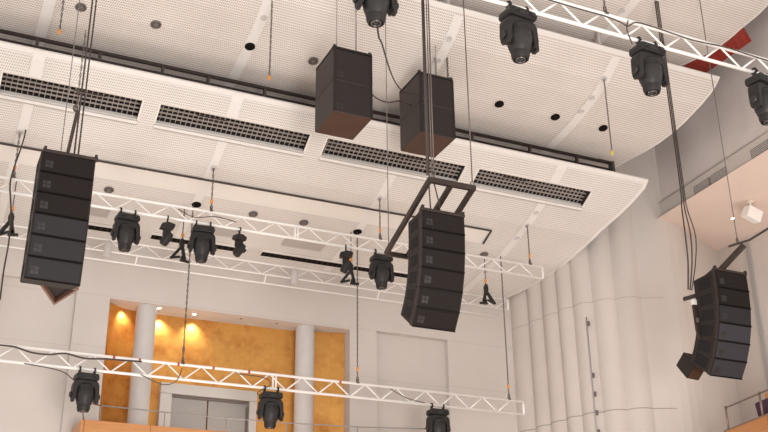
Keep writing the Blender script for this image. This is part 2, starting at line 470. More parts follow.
# pipe rails in the gap between the lowest and the middle reflector
t = thing('pipe_rail', 'double black pipe rail running along the gap between two ceiling reflectors', 'pipe rail', (0, 16.42, 11.66))
bm = B(); tube(bm, [(XL, 0, .065), (13.0, 0, .065)], .024); obj('lower_pipe', bm, M['railc'], t, smooth=True)
bm = B(); tube(bm, [(XL, -.05, .195), (12.95, -.05, .195)], .036); obj('upper_pipe', bm, M['railc'], t, smooth=True)
for k, x in enumerate([.1, 1.2, 2.25, 3.35, 4.18, 5.25, 6.3, 7.4, 8.5, 9.6, 10.95, 12.1]):
    bm = B(); bar(bm, (x, 0, -.02), (x, -.05, .22), .05, .07); box(bm, (x, -.02, .04), (.09, .09, .03))
    obj('bracket', bm, M['steel'], t)
bm = B(); box(bm, (12.98, -.03, .1), (.06, .14, .26)); box(bm, (12.80, -.03, .22), (.3, .05, .05)); obj('end_bracket', bm, M['cable'], t)

# ------------------------------------------------------------------ walls
YB = 20.62
def wall_rect(bm, x0, x1, z0, z1, y=YB, th=.3):
    box(bm, ((x0+x1)/2, y + th/2, (z0+z1)/2), (x1-x0, th, z1-z0))
AX0, AX1, AZ = 3.56, 8.76, 8.92        # golden alcove opening
NL = (1.45, 2.90, 9.12); NR = (9.40, 11.17, 8.97)
bm = B()
wall_rect(bm, XL, NL[0], 0, 10.3); wall_rect(bm, NL[1], AX0, 0, 10.3); wall_rect(bm, AX1, NR[0], 0, 10.3); wall_rect(bm, NR[1], 13.3, 0, 10.3)
wall_rect(bm, NL[0], NL[1], NL[2], 10.3); wall_rect(bm, NR[0], NR[1], NR[2], 10.3); wall_rect(bm, AX0, AX1, AZ, 10.3)
struct('wall_back', bm, M['wall'])
bm = B(); wall_rect(bm, NL[0] - .01, NL[1] + .01, 0, NL[2] + .02, YB + .14, .15); wall_rect(bm, NR[0] - .01, NR[1] + .01, 0, NR[2] + .02, YB + .14, .15)
struct('wall_back_niche', bm, M['wall'])
# alcove shell
bm = B()
box(bm, ((AX0+AX1)/2, YB + .80, AZ + .11), (AX1 - AX0 + .4, 0.98, .19)); struct('ceiling_alcove', bm, M['column'])
bm = B()
pts = []
for k in range(11):
    a = k / 10 * PI/2
    pts.append((AX0 + .01 + .9 * (1 - math.cos(a)), YB + .02 + .66 * math.sin(a)))
pts += [(7.5, YB + .64), (8.4, YB + .45), (AX1 + .02, YB + .31)]
lo = [bm.verts.new((x, y, 3.0)) for x, y in pts]; hi = [bm.verts.new((x, y, AZ + .02)) for x, y in pts]
for k in range(len(pts) - 1): bm.faces.new((lo[k], lo[k+1], hi[k+1], hi[k]))
struct('wall_alcove_gold', bm, M['gold'], smooth=True, auto=50)
bm = B(); box(bm, (AX1 + .07, YB + .85, 6), (.12, 1.05, 5.75)); struct('wall_alcove_side', bm, M['wall'])
def column(x, lab):
    bm = B(); lathe(bm, [(.205, 4.0), (.205, 7.0), (.205, AZ + .01)], 28)
    o = obj('column', bm, M['column'], smooth=True, auto=40); o.location = (x, YB + .27, 0); tag(o, lab, 'column', 'round columns in the golden alcove')
column(4.36, 'round pale grey column at the left of the golden alcove')
column(7.82, 'round pale grey column at the right of the golden alcove')
# white framed door inside the alcove
t = thing('framed_door', 'wide grey double door in a white frame set against the golden wall', 'door', (5.84, YB + .58, 3.82))
W, Hh = 1.02, 3.64
bm = B()
box(bm, (-W + .12, 0, Hh/2 - .11), (.24, .20, Hh - .22)); box(bm, (W - .08, 0, Hh/2 - .11), (.16, .20, Hh - .22)); box(bm, (0, 0, Hh - .108), (2*W, .205, .216))
obj('frame', bm, M['doorframe'], t, bevel=.01)
for s, (a, b) in enumerate([(-W + .24, -.02), (.0, W - .16)]):
    bm = B(); box(bm, ((a+b)/2, .02, (Hh - .22)/2), (b - a - .01, .06, Hh - .24)); lf = obj('door_leaf', bm, M['door'], t, bevel=.006)
bm = B(); box(bm, (.03, -.03, Hh - .25), (2*W - .44, .05, .05)); box(bm, (W - .19, -.028, Hh/2 - .16), (.045, .05, Hh - .36)); obj('dark_reveal', bm, M['puck'], t)
# alcove downlights
for x, y, l in [(4.60, YB + .2, 'small lit downlight in the alcove soffit beside the left column'), (5.36, YB + .30, 'brighter lit downlight in the alcove soffit left of the truss chain')]:
    t = thing('soffit_downlight', l, 'downlight', (x, y, AZ))
    bm = B(); lathe(bm, [(.05, .004), (.05, -.008), (.035, -.01)], 14); obj('bezel', bm, M['white'], t)
    bm = B(); lathe(bm, [(.034, -.011), (.02, -.016)], 12); obj('bulb', bm, M['glow'], t)
for x, l in [(6.35, 'unlit pinhole downlight in the alcove soffit, left of the pair'), (7.15, 'unlit pinhole downlight in the alcove soffit beside the right column')]:
    bm = B(); lathe(bm, [(.03, .004), (.03, -.008), (.02, -.01)], 12); o = obj('pinhole_downlight', bm, M['puck']); o.location = (x, YB + .22, AZ); tag(o, l, 'downlight')

# fluted side wall: convex scallops along a curved plan
plan = [(12.95, 20.75), (13.05, 20.1), (13.12, 19.6), (13.2, 19.1), (13.28, 18.65), (13.5, 18.2), (13.85, 17.85), (14.3, 17.55), (14.6, 17.40), (14.85, 17.32), (15.05, 17.30), (15.3, 17.35), (15.6, 17.47)]
bm = B(); fp = []
for (a, b) in zip(plan, plan[1:]):
    A, Bv = Vector(a), Vector(b); d = Bv - A; nrm = Vector((-d.y, d.x)).normalized()
    if nrm.x > 0 or nrm.y > 0: pass
    nrm = -nrm if (nrm.dot(Vector((-1, -1))) < 0) else nrm
    for k in range(8):
        u = k / 8
        fp.append(A + d * u + nrm * (.12 if A.x < 14.2 else .0) * (math.sin(PI * u) ** .8))
fp.append(Vector(plan[-1]))
levels = [0, 4, 6, 8, 10, 12, 14, 16.4]
rows = [[bm.verts.new((p.x, p.y, z)) for p in fp] for z in levels]
for r0, r1 in zip(rows, rows[1:]):
    for k in range(len(fp) - 1): bm.faces.new((r0[k], r0[k+1], r1[k+1], r1[k]))
struct('wall_fluted', bm, M['flute'], smooth=True, auto=25)

# side gallery: recess walls, soffit, fascia, upper wall
ZS = 11.27
F0 = Vector((14.92, 17.3)); FD = Vector((-.048, -1.0)).normalized()
def fpt(s): return F0 + FD * s
NC = Vector((17.35, 18.3)); NE = Vector((17.75, 8.0))
bm = B()
def vwall(bm, a, b, z0, z1):
    v = [bm.verts.new((a[0], a[1], z0)), bm.verts.new((b[0], b[1], z0)), bm.verts.new((b[0], b[1], z1)), bm.verts.new((a[0], a[1], z1))]
    bm.faces.new(v)
vwall(bm, plan[-1], NC, 0, ZS + .1); struct('wall_gallery_back', bm, M['side'])
bm = B(); vwall(bm, NC, NE, 0, ZS + .1); struct('wall_gallery_side', bm, M['side'])
bm = B()
fa, fb = fpt(0), fpt(9.5)
vs = [bm.verts.new((x, y, ZS)) for x, y in ((fa.x - .12, fa.y), (fb.x, fb.y), (NE.x, fb.y), NE, NC)]
bm.faces.new(vs); struct('ceiling_gallery_soffit', bm, M['soffit'])
bm = B()
vwall(bm, fa, fb, ZS, ZS + .42); 
o = struct('trim_gallery_fascia', bm, M['side'])
fn = Vector((FD.y, -FD.x));  # pick normal to the hall (-x)
if fn.x > 0: fn = -fn
bm = B(); a2, b2 = fa - fn * .06, fb - fn * .06
vwall(bm, a2, b2, ZS + .40, 17); struct('wall_right_upper', bm, M['grey'])
bm = B()
for p in ((fa, fb),):
    hexa(bm, [(fa.x, fa.y, ZS+.40), (fb.x, fb.y, ZS+.40), (b2.x, b2.y, ZS+.40), (a2.x, a2.y, ZS+.40), (fa.x, fa.y, ZS+.42), (fb.x, fb.y, ZS+.42), (b2.x, b2.y, ZS+.42), (a2.x, a2.y, ZS+.42)])
struct('trim_gallery_ledge', bm, M['side'])
# vents on the fascia
yaw = math.atan2(FD.y, FD.x)
for i, (s, l) in enumerate([(1.78, 'grey double vent in the gallery fascia under the grey wall'), (3.62, 'grey double vent in the gallery fascia at the right frame edge')]):
    p = fpt(s) + fn * .012
    t = thing('fascia_vent', l, 'vent', (p.x, p.y, ZS + .04), yaw, 'vents in the gallery fascia')
    for k in (-1, 1):
        bm = B(); box(bm, (k * .275, 0, .10), (.53, .02, .21)); fr = obj('vent_panel', bm, M['vent'], t)
        bm = B()
        for q in range(5): box(bm, (k * .275, -.012, .03 + q * .036), (.48, .012, .008)); box(bm, (k * .275, .012, .03 + q * .036), (.48, .012, .008))
        obj('slats', bm, M['column'], fr)
# red soffit strip between the uppermost reflector and the side wall
bm = B(); prev = None
for k in range(13):
    y = 13.3 + .15 * k; pr = (bm.verts.new((lerp(EC, y), y, lerp(PC, y) - .004)), bm.verts.new((14.33 - .03*k/12, y, 13.44)))
    if prev: bm.faces.new((prev[0], prev[1], pr[1], pr[0]))
    prev = pr
struct('trim_red_soffit', bm, M['red'])
# gallery downlight and hung white box
t = thing('gallery_downlight', 'small lit downlight in the warm gallery soffit above the right column', 'downlight', (16.35, 16.6, ZS))
bm = B(); lathe(bm, [(.055, .004), (.055, -.01), (.04, -.012)], 14); obj('bezel', bm, M['white'], t)
bm = B(); lathe(bm, [(.038, -.012), (.02, -.018)], 12); obj('bulb', bm, M['glow'], t)
t = thing('wall_speaker', 'small white boxed loudspeaker hanging from the gallery soffit at the right', 'speaker', (16.08, 15.75, ZS))
bm = B(); box(bm, (0, 0, -.30), (.36, .22, .26), Matrix.Rotation(.3, 3, 'Y') @ Matrix.Rotation(.25, 3, 'X')); obj('cabinet', bm, M['strip'], t, bevel=.015)
bm = B(); tube(bm, [(0, 0, 0), (0, 0, -.2)], .018); box(bm, (0, 0, -.01), (.1, .1, .02)); obj('bracket', bm, M['white'], t)
# dark vertical slots in the gallery side wall
bm = B(); box(bm, (17.37, 17.3, 8.3), (.06, .12, 5.6)); struct('trim_wall_slot', bm, M['door'])

# lower side balcony with timber front, rail and seats
b0 = Vector((14.78, 16.02)); bd = (Vector((14.35, 13.3)) - b0).normalized(); ZB = 6.23
bn = Vector((-bd.y, bd.x)); bn = bn if bn.x > 0 else -bn
yawb = math.atan2(bd.y, bd.x)
t = thing('side_balcony', 'honey timber side balcony with a thin steel rail at the lower right corner', 'balcony', (b0.x, b0.y, ZB), yawb)
bm = B(); box(bm, (.68, 0, -.6), (1.34, .06, 1.2)); obj('timber_panel', bm, M['wood'], t)
bm = B(); box(bm, (2.7, 0, -.6), (2.66, .06, 1.2)); obj('timber_panel', bm, M['wood'], t)
bm = B(); box(bm, (2, -.0, .012), (4.1, .09, .024)); obj('capping', bm, M['rail'], t)
side = 1 if (Matrix.Rotation(yawb, 2) @ Vector((0, 1))).x > 0 else -1
bm = B(); box(bm, (2, side * 1.4, -1.0), (4.1, 2.8, .2)); obj('deck', bm, M['side'], t)
bm = B(); box(bm, (1.10, side * 1.0, .45), (2.2, .06, .72)); obj('rear_panel', bm, M['wood'], t)
bm = B(); tube(bm, [(.05, 0, .45), (4.1, 0, .45)], .017); obj('handrail', bm, M['rail'], t, smooth=True)
for x in (.06, 1.20, 2.5):
    bm = B(); tube(bm, [(x, 0, 0), (x, 0, .48)], .022); obj('post', bm, M['rail'], t, smooth=True)
t = thing('auditorium_seat', 'tip-up seat with dark purple back and timber arm behind the side balcony rail', 'seat', (b0.x + bd.x * .74 + bn.x * .45, b0.y + bd.y * .74 + bn.y * .45, ZB - .26), yawb)
bm = B(); box(bm, (0, 0, .42), (.5, .12, .62), Matrix.Rotation(.15, 3, 'X')); obj('backrest', bm, M['seat'], t, bevel=.04)
bm = B(); box(bm, (-.36, 0, .42), (.34, .08, .04)); box(bm, (-.27, 0, .22), (.03, .05, .38)); obj('armrest', bm, M['wood'], t, bevel=.01)
bm = B(); box(bm, (0, .1 * side, .12), (.46, .42, .1)); obj('cushion', bm, M['seat'], t, bevel=.03)

# choir balcony in front of the alcove
t = thing('choir_balcony', 'honey timber balcony front below the golden alcove with a thin curved rail', 'balcony', (3.13, 19.55, 6.2))
cf = [(0, 0), (1.2, .02), (2.4, 0), (3.6, -.1), (5.0, -.35), (6.5, -.8)]
for (a, b) in zip(cf, cf[1:]):
    bm = B(); va, vb = Vector((*a, -.5)), Vector((*b, -.5)); d = vb - va
    box(bm, (va + vb)/2, (d.length - .008, .06, 1.0), Matrix.Rotation(math.atan2(d.y, d.x), 3, 'Z')); obj('timber_panel', bm, M['wood'], t)
bm = B(); box(bm, (-.03, .5, -.5), (.06, 1.0, 1.0)); obj('end_panel', bm, M['wood'], t)
bm = B(); box(bm, (3.3, .6, -.9), (6.6, 1.0, .1)); obj('deck', bm, M['side'], t)
cr = [(x + .32, y + .3, .36 - .012 * k) for k, (x, y) in enumerate(cf)]
bm = B(); tube(bm, cr, .012, 6); obj('handrail', bm, M['door'], t, smooth=True)
for k in range(len(cr)):
    bm = B(); tube(bm, [(cr[k][0], cr[k][1], -.05), cr[k]], .012, 6); obj('post', bm, M['door'], t, smooth=True)
bm = B(); tube(bm, [(.0, .1, .02), (-.05, .05, .22), (.1, .2, .36), cr[0]], .014, 6); obj('curved_end', bm, M['rail'], t, smooth=True)

# conduit with clips on the fluted wall
t = thing('wall_conduit', 'thin vertical grey conduit with clips on the fluted wall', 'conduit', (13.31, 18.22, 0))
bm = B(); tube(bm, [(.0, 0, 4), (.0, 0, 9.05)], .014, 8); obj('pipe', bm, M['door'], t, smooth=True)
for z in (6.55, 6.95, 7.35, 7.75, 8.9):
    bm = B(); box(bm, (.03, -.02, z), (.045, .04, .10)); obj('clip', bm, M['puck'], t)

for x, y, z in ((11.35, 14.3, 12.8), (8.01, 14.3, 12.8), (4.6, 14.3, 12.8)):
    t = thing('ceiling_hanger', 'round grey post between the two upper reflectors, %s' % {11.35: 'right of the first top truss spotlight', 8.01: 'above the right subwoofer stack', 4.6: 'at the left'}[x], 'post', (x, y, z), 0, 'posts between the reflectors')
    bm = B(); tube(bm, [(0, 0, 0), (0, 0, .95)], .04, 10); obj('post', bm, M['plate'], t, smooth=True)
    bm = B(); box(bm, (0, 0, .0), (.14, .1, .03)); obj('foot_plate', bm, M['plate'], t)
# roof, floor, left wall behind everything
bm = B(); box(bm, (6, 12, 16.9), (26, 24, .2)); struct('ceiling_roof', bm, M['roof'])
bm = B(); box(bm, (6, 23.5, 13.4), (26, .2, 7)); struct('wall_roof_void', bm, M['roof'])
bm = B(); box(bm, (6, 9, -.1), (34, 34, .2)); struct('floor', bm, M['floor'])

# ------------------------------------------------------------------ chains, cables
link_me = None
def chain_bm(x, y, z0, z1, pitch=.06, r=.0075, w=.016):
    bm = B(); n = max(2, int(abs(z1 - z0) / pitch)); st = (z1 - z0) / n
    for k in range(n):
        zc = z0 + st * (k + .5); hl = abs(st) * .62; pts = []
        for q in range(8):
            a = 2*PI*q/8; u = math.cos(a) * w; v = math.sin(a) * hl
            pts.append((x + (u if k % 2 else 0), y + (0 if k % 2 else u), zc + v))
        tube(bm, pts, r, 4, closed=True)
    return bm
def chain(x, y, ztop, zbot, label, hook=None, shackle=False, group='hoist chains', big=1.0, hz=None):
    t = thing('hoist_chain', label, 'chain', (x, y, zbot), 0, group)
    obj('links', chain_bm(0, 0, 0, ztop - zbot, r=.0075*big, w=.012*big), M['chain'], t)
    if hook:
        bm = B(); z = hz if hz is not None else .28
        lathe(bm, [(.014, z - .045), (.026, z - .03), (.026, z + .03), (.014, z + .045)], 10); obj('hook_block', bm, hook, t, smooth=True, auto=40)
    if shackle:
        bm = B(); tube(bm, [(.022*math.cos(a), 0, .08 + .05*math.sin(a)) for a in [k*PI/5 for k in range(10)]], .009, 6, closed=True)
        box(bm, (0, 0, .01), (.06, .06, .04)); obj('shackle', bm, M['chain'], t, smooth=True)
    return t

chain(4.66, 18.8, 10.42, 7.20, 'long chain dropping in front of the golden alcove to the lowest truss', M['chain'], True)
chain(8.15, 18.8, 10.41, 7.20, 'long chain with orange hook down to the lowest truss left of the centre column', M['orange'], True)
chain(11.59, 18.8, 10.41, 7.20, 'long chain with orange hook near the right end of the lowest truss', M['orange'], True)
chain(1.22, 17.67, 10.72, 9.82, 'short chain with orange hook at the far left end of the middle truss', M['orange'], True, hz=.2)
chain(4.72, 17.67, 10.70, 9.81, 'short chain with orange hook on the middle truss right of the left column', M['orange'], True, hz=.2)
chain(8.15, 17.67, 10.70, 9.81, 'short chain with orange hook on the middle truss beside the centre frame', M['orange'], True, hz=.2)
chain(11.60, 17.67, 10.70, 9.81, 'short chain with orange hook at the right end of the middle truss', M['orange'], True, hz=.2)
chain(1.46, 15.6, 15.5, 12.02-.42, 'short hanging chain with orange tip at the top left', M['orange'], hz=.0)
chain(4.76, 14.64, 15.0, 11.0, 'free hanging chain with orange tip left of the left subwoofer stack', M['orange'], hz=.0)
chain(11.56, 14.54, 12.58, 10.95, 'free hanging chain with yellow tip near the right smooth strip', M['yellow'], hz=.0)
chain(7.45, 9.2, 13.6, 9.57, 'short chain with orange hook holding the top right truss', M['orange'], True)

def cable(pts, r, label, m='cable', name='hanging_cable', smooth_n=0, group=None):
    bm = B()
    if smooth_n:
        P_ = [Vector(p) for p in pts]; out = []
        for i in range(len(P_) - 1):
            p0 = P_[max(i-1, 0)]; p1 = P_[i]; p2 = P_[i+1]; p3 = P_[min(i+2, len(P_)-1)]
            for k in range(smooth_n):
                u = k / smooth_n
                out.append(.5*((2*p1) + (-p0+p2)*u + (2*p0-5*p1+4*p2-p3)*u*u + (-p0+3*p1-3*p2+p3)*u**3))
        out.append(P_[-1]); pts = out
    tube(bm, pts, r, 6)
    o = obj(name, bm, M[m], smooth=True)
    return tag(o, label, 'cable', group)
# ------------------------------------------------------------------ white ladder trusses
def ladder(name_label, x0, x1, y, zt, zb, pitch, phase, joints=(), tape=(), r=.026):
    L = x1 - x0
    t = thing('ladder_truss', name_label, 'truss', (x0, y, zb), 0, 'white ladder trusses')
    h = zt - zb
    bm = B(); tube(bm, [(0, 0, h), (L, 0, h)], r, 10); obj('top_chord', bm, M['truss'], t, smooth=True)
    bm = B(); tube(bm, [(0, 0, 0), (L, 0, 0)], r, 10); obj('bottom_chord', bm, M['truss'], t, smooth=True)
    up = dn = None
    n = int(L / (pitch / 2)) + 2
    x = phase - pitch
    k = 0
    while x < L:
        xa, xb = x, x + pitch / 2
        za, zb_ = (0, h) if k % 2 == 0 else (h, 0)
        if xa >= -.001 and xb <= L + .001:
            key = k % 2
            src = up if key == 0 else dn
            if src is None:
                bm = B(); tube(bm, [(0, 0, za), (pitch/2, 0, zb_)], .0135 * r / .026, 8); src = obj('brace', bm, M['truss'], t, smooth=True)
                src.location = (xa, 0, 0)
                if key == 0: up = src
                else: dn = src
            else:
                c = src.copy(); col.objects.link(c); c.parent = t; c.location = (xa, 0, 0)
        x = xb; k += 1
    for xe in (0, L):
        bm = B(); tube(bm, [(xe, 0, 0), (xe, 0, h)], .022, 8); obj('end_post', bm, M['truss'], t, smooth=True)
    for xj in joints:
        for d in (-.03, .03):
            bm = B(); tube(bm, [(xj - x0 + d, 0, 0), (xj - x0 + d, 0, h)], .018, 8); obj('joint_post', bm, M['truss'], t, smooth=True)
    for xt in tape:
        bm = B(); tube(bm, [(xt - x0 - .02, 0, h), (xt - x0 + .02, 0, h)], r + .004, 10); obj('tape_band', bm, M['redtape'], t, smooth=True)
    return t

ladder('lowest white ladder truss crossing the golden alcove with red tape bands', -2.0, 11.93, 18.8, 7.19, 6.915, .66, .09, (6.44,), (3.41, 3.87, 4.58, 5.24, 5.93, 7.78))
ladder('middle white ladder truss passing behind both front speaker columns', -2.0, 11.9, 17.67, 9.80, 9.545, .67, .275, (6.40,))
ladder('top right white ladder truss nearest the viewer', 1.5, 12.2, 9.2, 9.565, 9.30, .64, .45)
ladder('pale rear ladder truss close to the back wall above the alcove', -2.0, 12.45, 20.0, 9.90, 9.66, .70, .1, (), (), .016)
t = thing('rear_pipe', 'thin pale pipe along the back wall just under the rear truss', 'pipe', (-2, 20.15, 9.52))
bm = B(); tube(bm, [(0, 0, 0), (14.3, 0, 0)], .018, 8); obj('pipe', bm, M['truss'], t, smooth=True)
bm = B()
for x in (3.2, 5.9, 8.6, 11.2): bar(bm, (x, 0, 0), (x, -.15, .14), .02)
obj('hanger', bm, M['truss'], t)
for x, l in [(3.3, 'small pale lamp canister on the rear truss behind the first middle-truss spotlight'), (7.2, 'small pale lamp canister on the rear truss left of centre')]:
    t = thing('lamp_canister', l, 'lamp', (x, 19.93, 9.72))
    bm = B(); lathe(bm, [(.05, -.2), (.075, -.18), (.075, .06), (.05, .12), (.02, .14)], 14); obj('can', bm, M['column'], t, smooth=True, auto=40)
    bm = B(); box(bm, (0, .05, .1), (.04, .06, .08)); obj('clamp', bm, M['truss'], t)

# power leads lying along the trusses
cable([(1.0, 18.76, 7.17), (1.626, 18.75, 7.172), (1.793, 18.75, 7.15), (2.014, 18.75, 7.10), (2.297, 18.75, 7.10), (2.564, 18.75, 7.15), (2.894, 18.75, 7.10), (3.3, 18.75, 7.13), (3.9, 18.75, 7.15)], .016, 'black power lead woven along the left of the lowest truss', name='power_cable', smooth_n=5)
cable([(1.9, 18.77, 6.9), (2.5, 18.77, 6.84), (2.75, 18.77, 6.70), (2.9, 18.76, 6.62)], .009, 'thin lead drooping into the leftmost lower spotlight', name='power_cable', smooth_n=5)
cable([(3.9, 18.77, 6.92), (4.3, 18.77, 6.78), (4.55, 18.77, 6.86), (4.65, 18.77, 7.12)], .008, 'thin looping lead on the lowest truss in front of the left column', name='power_cable', smooth_n=5)
cable([(5.7, 18.77, 7.12), (6.2, 18.76, 7.10), (6.35, 18.76, 6.98), (6.1, 18.76, 6.80), (6.2, 18.76, 6.72)], .008, 'thin curled lead above the second lower spotlight', name='power_cable', smooth_n=5)
cable([(8.85, 18.77, 7.15), (9.2, 18.77, 7.0), (9.6, 18.77, 6.94)], .008, 'thin lead sagging on the lowest truss right of the right column', name='power_cable', smooth_n=4)
cable([(5.9, 9.16, 9.53), (6.944, 9.15, 9.50), (7.399, 9.15, 9.50), (7.627, 9.15, 9.473), (7.748, 9.15, 9.445), (7.9, 9.15, 9.54), (8.273, 9.15, 9.54), (8.8, 9.15, 9.51), (9.4, 9.15, 9.545), (10.1, 9.15, 9.52), (11.5, 9.15, 9.54)], .009, 'thin black lead woven along the top right truss', name='power_cable', smooth_n=5)
cable([(7.78, 9.17, 9.55), (7.74, 9.17, 9.40), (7.8, 9.17, 9.2)], .008, 'short looping lead above the second top-truss spotlight', name='power_cable', smooth_n=4)
cable([(4.1, 17.64, 9.74), (4.4, 17.62, 9.62), (4.8, 17.62, 9.70), (5.2, 17.62, 9.66)], .008, 'thin lead on the middle truss above the second spotlight', name='power_cable', smooth_n=4)

# ------------------------------------------------------------------ moving-head spotlights
def make_head(first_label, loc):
    t = thing('moving_head_light', first_label, 'spotlight', loc, 0, 'moving head spotlights hung from the trusses')
    for s in (-1, 1):
        bm = B()
        pts = [(s*.13 + 0, .038*math.cos(a), .038*math.sin(a)) for a in [k*PI/6 for k in range(12)]]
        tube(bm, [(s*.13, p[1], p[2]) for p in pts], .016, 6, closed=True)
        box(bm, (s*.13, 0, -.065), (.04, .045, .06)); box(bm, (s*.13, -.045, -.02), (.02, .03, .02))
        obj('clamp', bm, M['light'], t)
    # base
    bm = B(); prism(bm, [(-.19, -.20), (-.205, -.165), (-.19, -.095), (-.165, -.085), (.165, -.085), (.19, -.095), (.205, -.165), (.19, -.20)], -.125, .125)
    base = obj('base', bm, M['light'], t, bevel=.012)
    for s in (-1, 1):
        bm = B(); tube(bm, [(s*.17, -.125, -.18), (s*.17, -.155, -.17), (s*.09, -.155, -.13), (s*.09, -.125, -.12)], .012, 6); obj('handle', bm, M['light2'], base)
    bm = B(); box(bm, (0, -.127, -.15), (.14, .008, .05)); obj('display', bm, M['light2'], base)
    # yoke with arched opening
    out = [(-.13, -.20), (.13, -.20), (.20, -.225), (.225, -.28), (.235, -.46), (.225, -.54), (.19, -.57), (.165, -.54), (.155, -.40)]
    arch = [(.155*math.cos(a), -.385 + .125*math.sin(a)) for a in [PI*k/10 for k in range(1, 10)]]
    out += arch + [(-.155, -.40), (-.165, -.54), (-.19, -.57), (-.225, -.54), (-.235, -.46), (-.225, -.28), (-.20, -.225)]
    bm = B(); prism(bm, out, -.085, .085); yk = obj('yoke', bm, M['light'], t, bevel=.012)
    for s in (-1, 1):
        bm = B(); lathe(bm, [(.05, 0), (.055, .012), (.04, .03), (.015, .034)], 14, Matrix.Translation((s*.235, 0, -.47)) @ Matrix.Rotation(s*PI/2, 4, 'Y')); obj('pivot_cover', bm, M['light2'], yk, smooth=True, auto=35)
        bm = B(); box(bm, (s*.21, -.03, -.56), (.05, .10, .08)); obj('tilt_lock', bm, M['light'], yk, bevel=.01)
    # head
    bm = B(); lathe(bm, [(.06, -.265), (.12, -.275), (.143, -.30), (.150, -.36), (.153, -.44), (.160, -.445), (.160, -.48), (.153, -.485), (.146, -.55), (.125, -.62), (.110, -.65), (.06, -.655)], 24)
    hd = obj('head', bm, M['light2'], t, smooth=True, auto=30)
    bm = B(); lathe(bm, [(.140, -.325), (.152, -.33), (.152, -.34), (.143, -.345), (.153, -.35), (.153, -.36), (.145, -.365), (.155, -.37), (.155, -.38), (.146, -.385), (.156, -.39), (.156, -.40), (.140, -.41)], 24); obj('cooling_fins', bm, M['light'], hd)
    bm = B(); lathe(bm, [(.09, -.63), (.115, -.655), (.112, -.70), (.096, -.745), (.082, -.747), (.078, -.725), (.04, -.72)], 22); nz = obj('snout', bm, M['light'], hd, smooth=True, auto=30)
    bm = B(); lathe(bm, [(.076, -.729), (.05, -.739), (.02, -.744)], 20); obj('lens', bm, M['lens'], t, smooth=True)
    bm = B(); tube(bm, [(.056*math.cos(a), .056*math.sin(a), -.747) for a in [k*PI/8 for k in range(16)]], .006, 5, closed=True); obj('lens_ring', bm, M['ring'], t, smooth=True)
    return t
HL = [(6.114, 9.2, 9.30, 'charcoal spotlight on the top right truss, just right of the second subwoofer stack', 0.10),
      (4.22, 9.2, 9.30, 'spotlight cut by the top edge above the gap between the subwoofer stacks', -.1),
      (8.05, 9.2, 9.30, 'charcoal spotlight on the top right truss beside the thick cable pair', 0.05),
      (9.95, 9.2, 9.30, 'charcoal spotlight cut by the right frame edge on the top truss', 0.2),
      (3.21, 17.67, 9.545, 'leftmost black spotlight on the middle truss, right of the left speaker column', 0.1),
      (4.59, 17.67, 9.545, 'second black spotlight from the left on the middle truss', -.1),
      (8.17, 17.67, 9.545, 'black spotlight on the middle truss touching the centre column frame', 0.0),
      (2.97, 18.8, 6.915, 'leftmost black spotlight on the lowest truss beside the golden alcove', 0.1),
      (6.38, 18.8, 6.915, 'black spotlight under the joint of the lowest truss in front of the golden wall', 0.0),
      (9.9, 18.8, 6.915, 'rightmost black spotlight on the lowest truss, cut by the bottom edge', 0.0)]
proto = make_head(HL[0][3], HL[0][:3]); proto.rotation_euler = (0, 0, HL[0][4])
for x, y, z, l, a in HL[1:]:
    dup(proto, (x, y, z), l, (0, 0, a))

# small profile fixtures on the middle truss
def small_fixture(first_label, loc):
    t = thing('small_spotlight', first_label, 'spotlight', loc, 0, 'small black spotlights on the middle truss')
    bm = B(); tube(bm, [(0, .035*math.cos(a), .035*math.sin(a)) for a in [k*PI/5 for k in range(10)]], .014, 6, closed=True); box(bm, (0, 0, -.07), (.03, .03, .09)); obj('clamp', bm, M['light'], t)
    bm = B(); prism(bm, [(-.13, -.22), (-.10, -.13), (.03, -.10), (.14, -.13), (.12, -.21), (.02, -.24)], -.07, .07); obj('base', bm, M['light'], t, bevel=.01)
    bm = B(); prism(bm, [(-.06, -.21), (.06, -.21), (.075, -.36), (.045, -.40), (-.05, -.38), (-.07, -.33)], -.05, .05); obj('yoke', bm, M['light'], t, bevel=.01)
    bm = B(); lathe(bm, [(.05, -.13), (.075, -.11), (.08, .0), (.07, .09), (.055, .13), (.03, .135)], 16, Matrix.Translation((0, -.02, -.42)) @ Matrix.Rotation(.5, 4, 'Y') @ Matrix.Rotation(.3, 4, 'X')); obj('lamp_head', bm, M['light'], t, smooth=True, auto=35)
    return t
sp = small_fixture('small black spotlight between the first and second big spotlights of the middle truss', (3.93, 17.67, 9.545))
dup(sp, (5.28, 17.67, 9.545), 'small black spotlight just right of the second big spotlight', (0, 0, .5))
dup(sp, (7.42, 17.67, 9.545), 'small black spotlight left of the big spotlight beside the centre column', (0, 0, -.4))

# folded rigging clamps hanging on short chains
def clamp_thing(first_label, loc):
    t = thing('rigging_clamp', first_label, 'clamp', loc, 0, 'folded black rigging clamps on chains')
    bm = B(); tube(bm, [(0, 0, .0), (0, 0, .85)], .012, 6); obj('chain_link', bm, M['chain'], t)
    bm = B(); lathe(bm, [(.02, .10), (.035, .12), (.035, .17), (.02, .19)], 10); obj('hook_block', bm, M['orange'], t, smooth=True, auto=40)
    bm = B(); prism(bm, [(-.045, -.2), (-.055, -.02), (-.02, .06), (.03, .06), (.06, -.05), (.04, -.2)], -.035, .035); obj('body', bm, M['light'], t, bevel=.008)
    bm = B(); bar(bm, (.03, 0, -.16), (.22, 0, -.42), .06, .06); bar(bm, (-.02, .0, -.16), (-.08, 0, -.42), .06, .06); obj('arm', bm, M['light'], t)
    bm = B(); bar(bm, (-.19, 0, -.45), (.02, 0, -.44), .05, .05); bar(bm, (.02, -.02, -.36), (.24, -.02, -.42), .04, .05); box(bm, (-.05, 0, -.38), (.1, .06, .07)); obj('jaw', bm, M['light'], t)
    return t
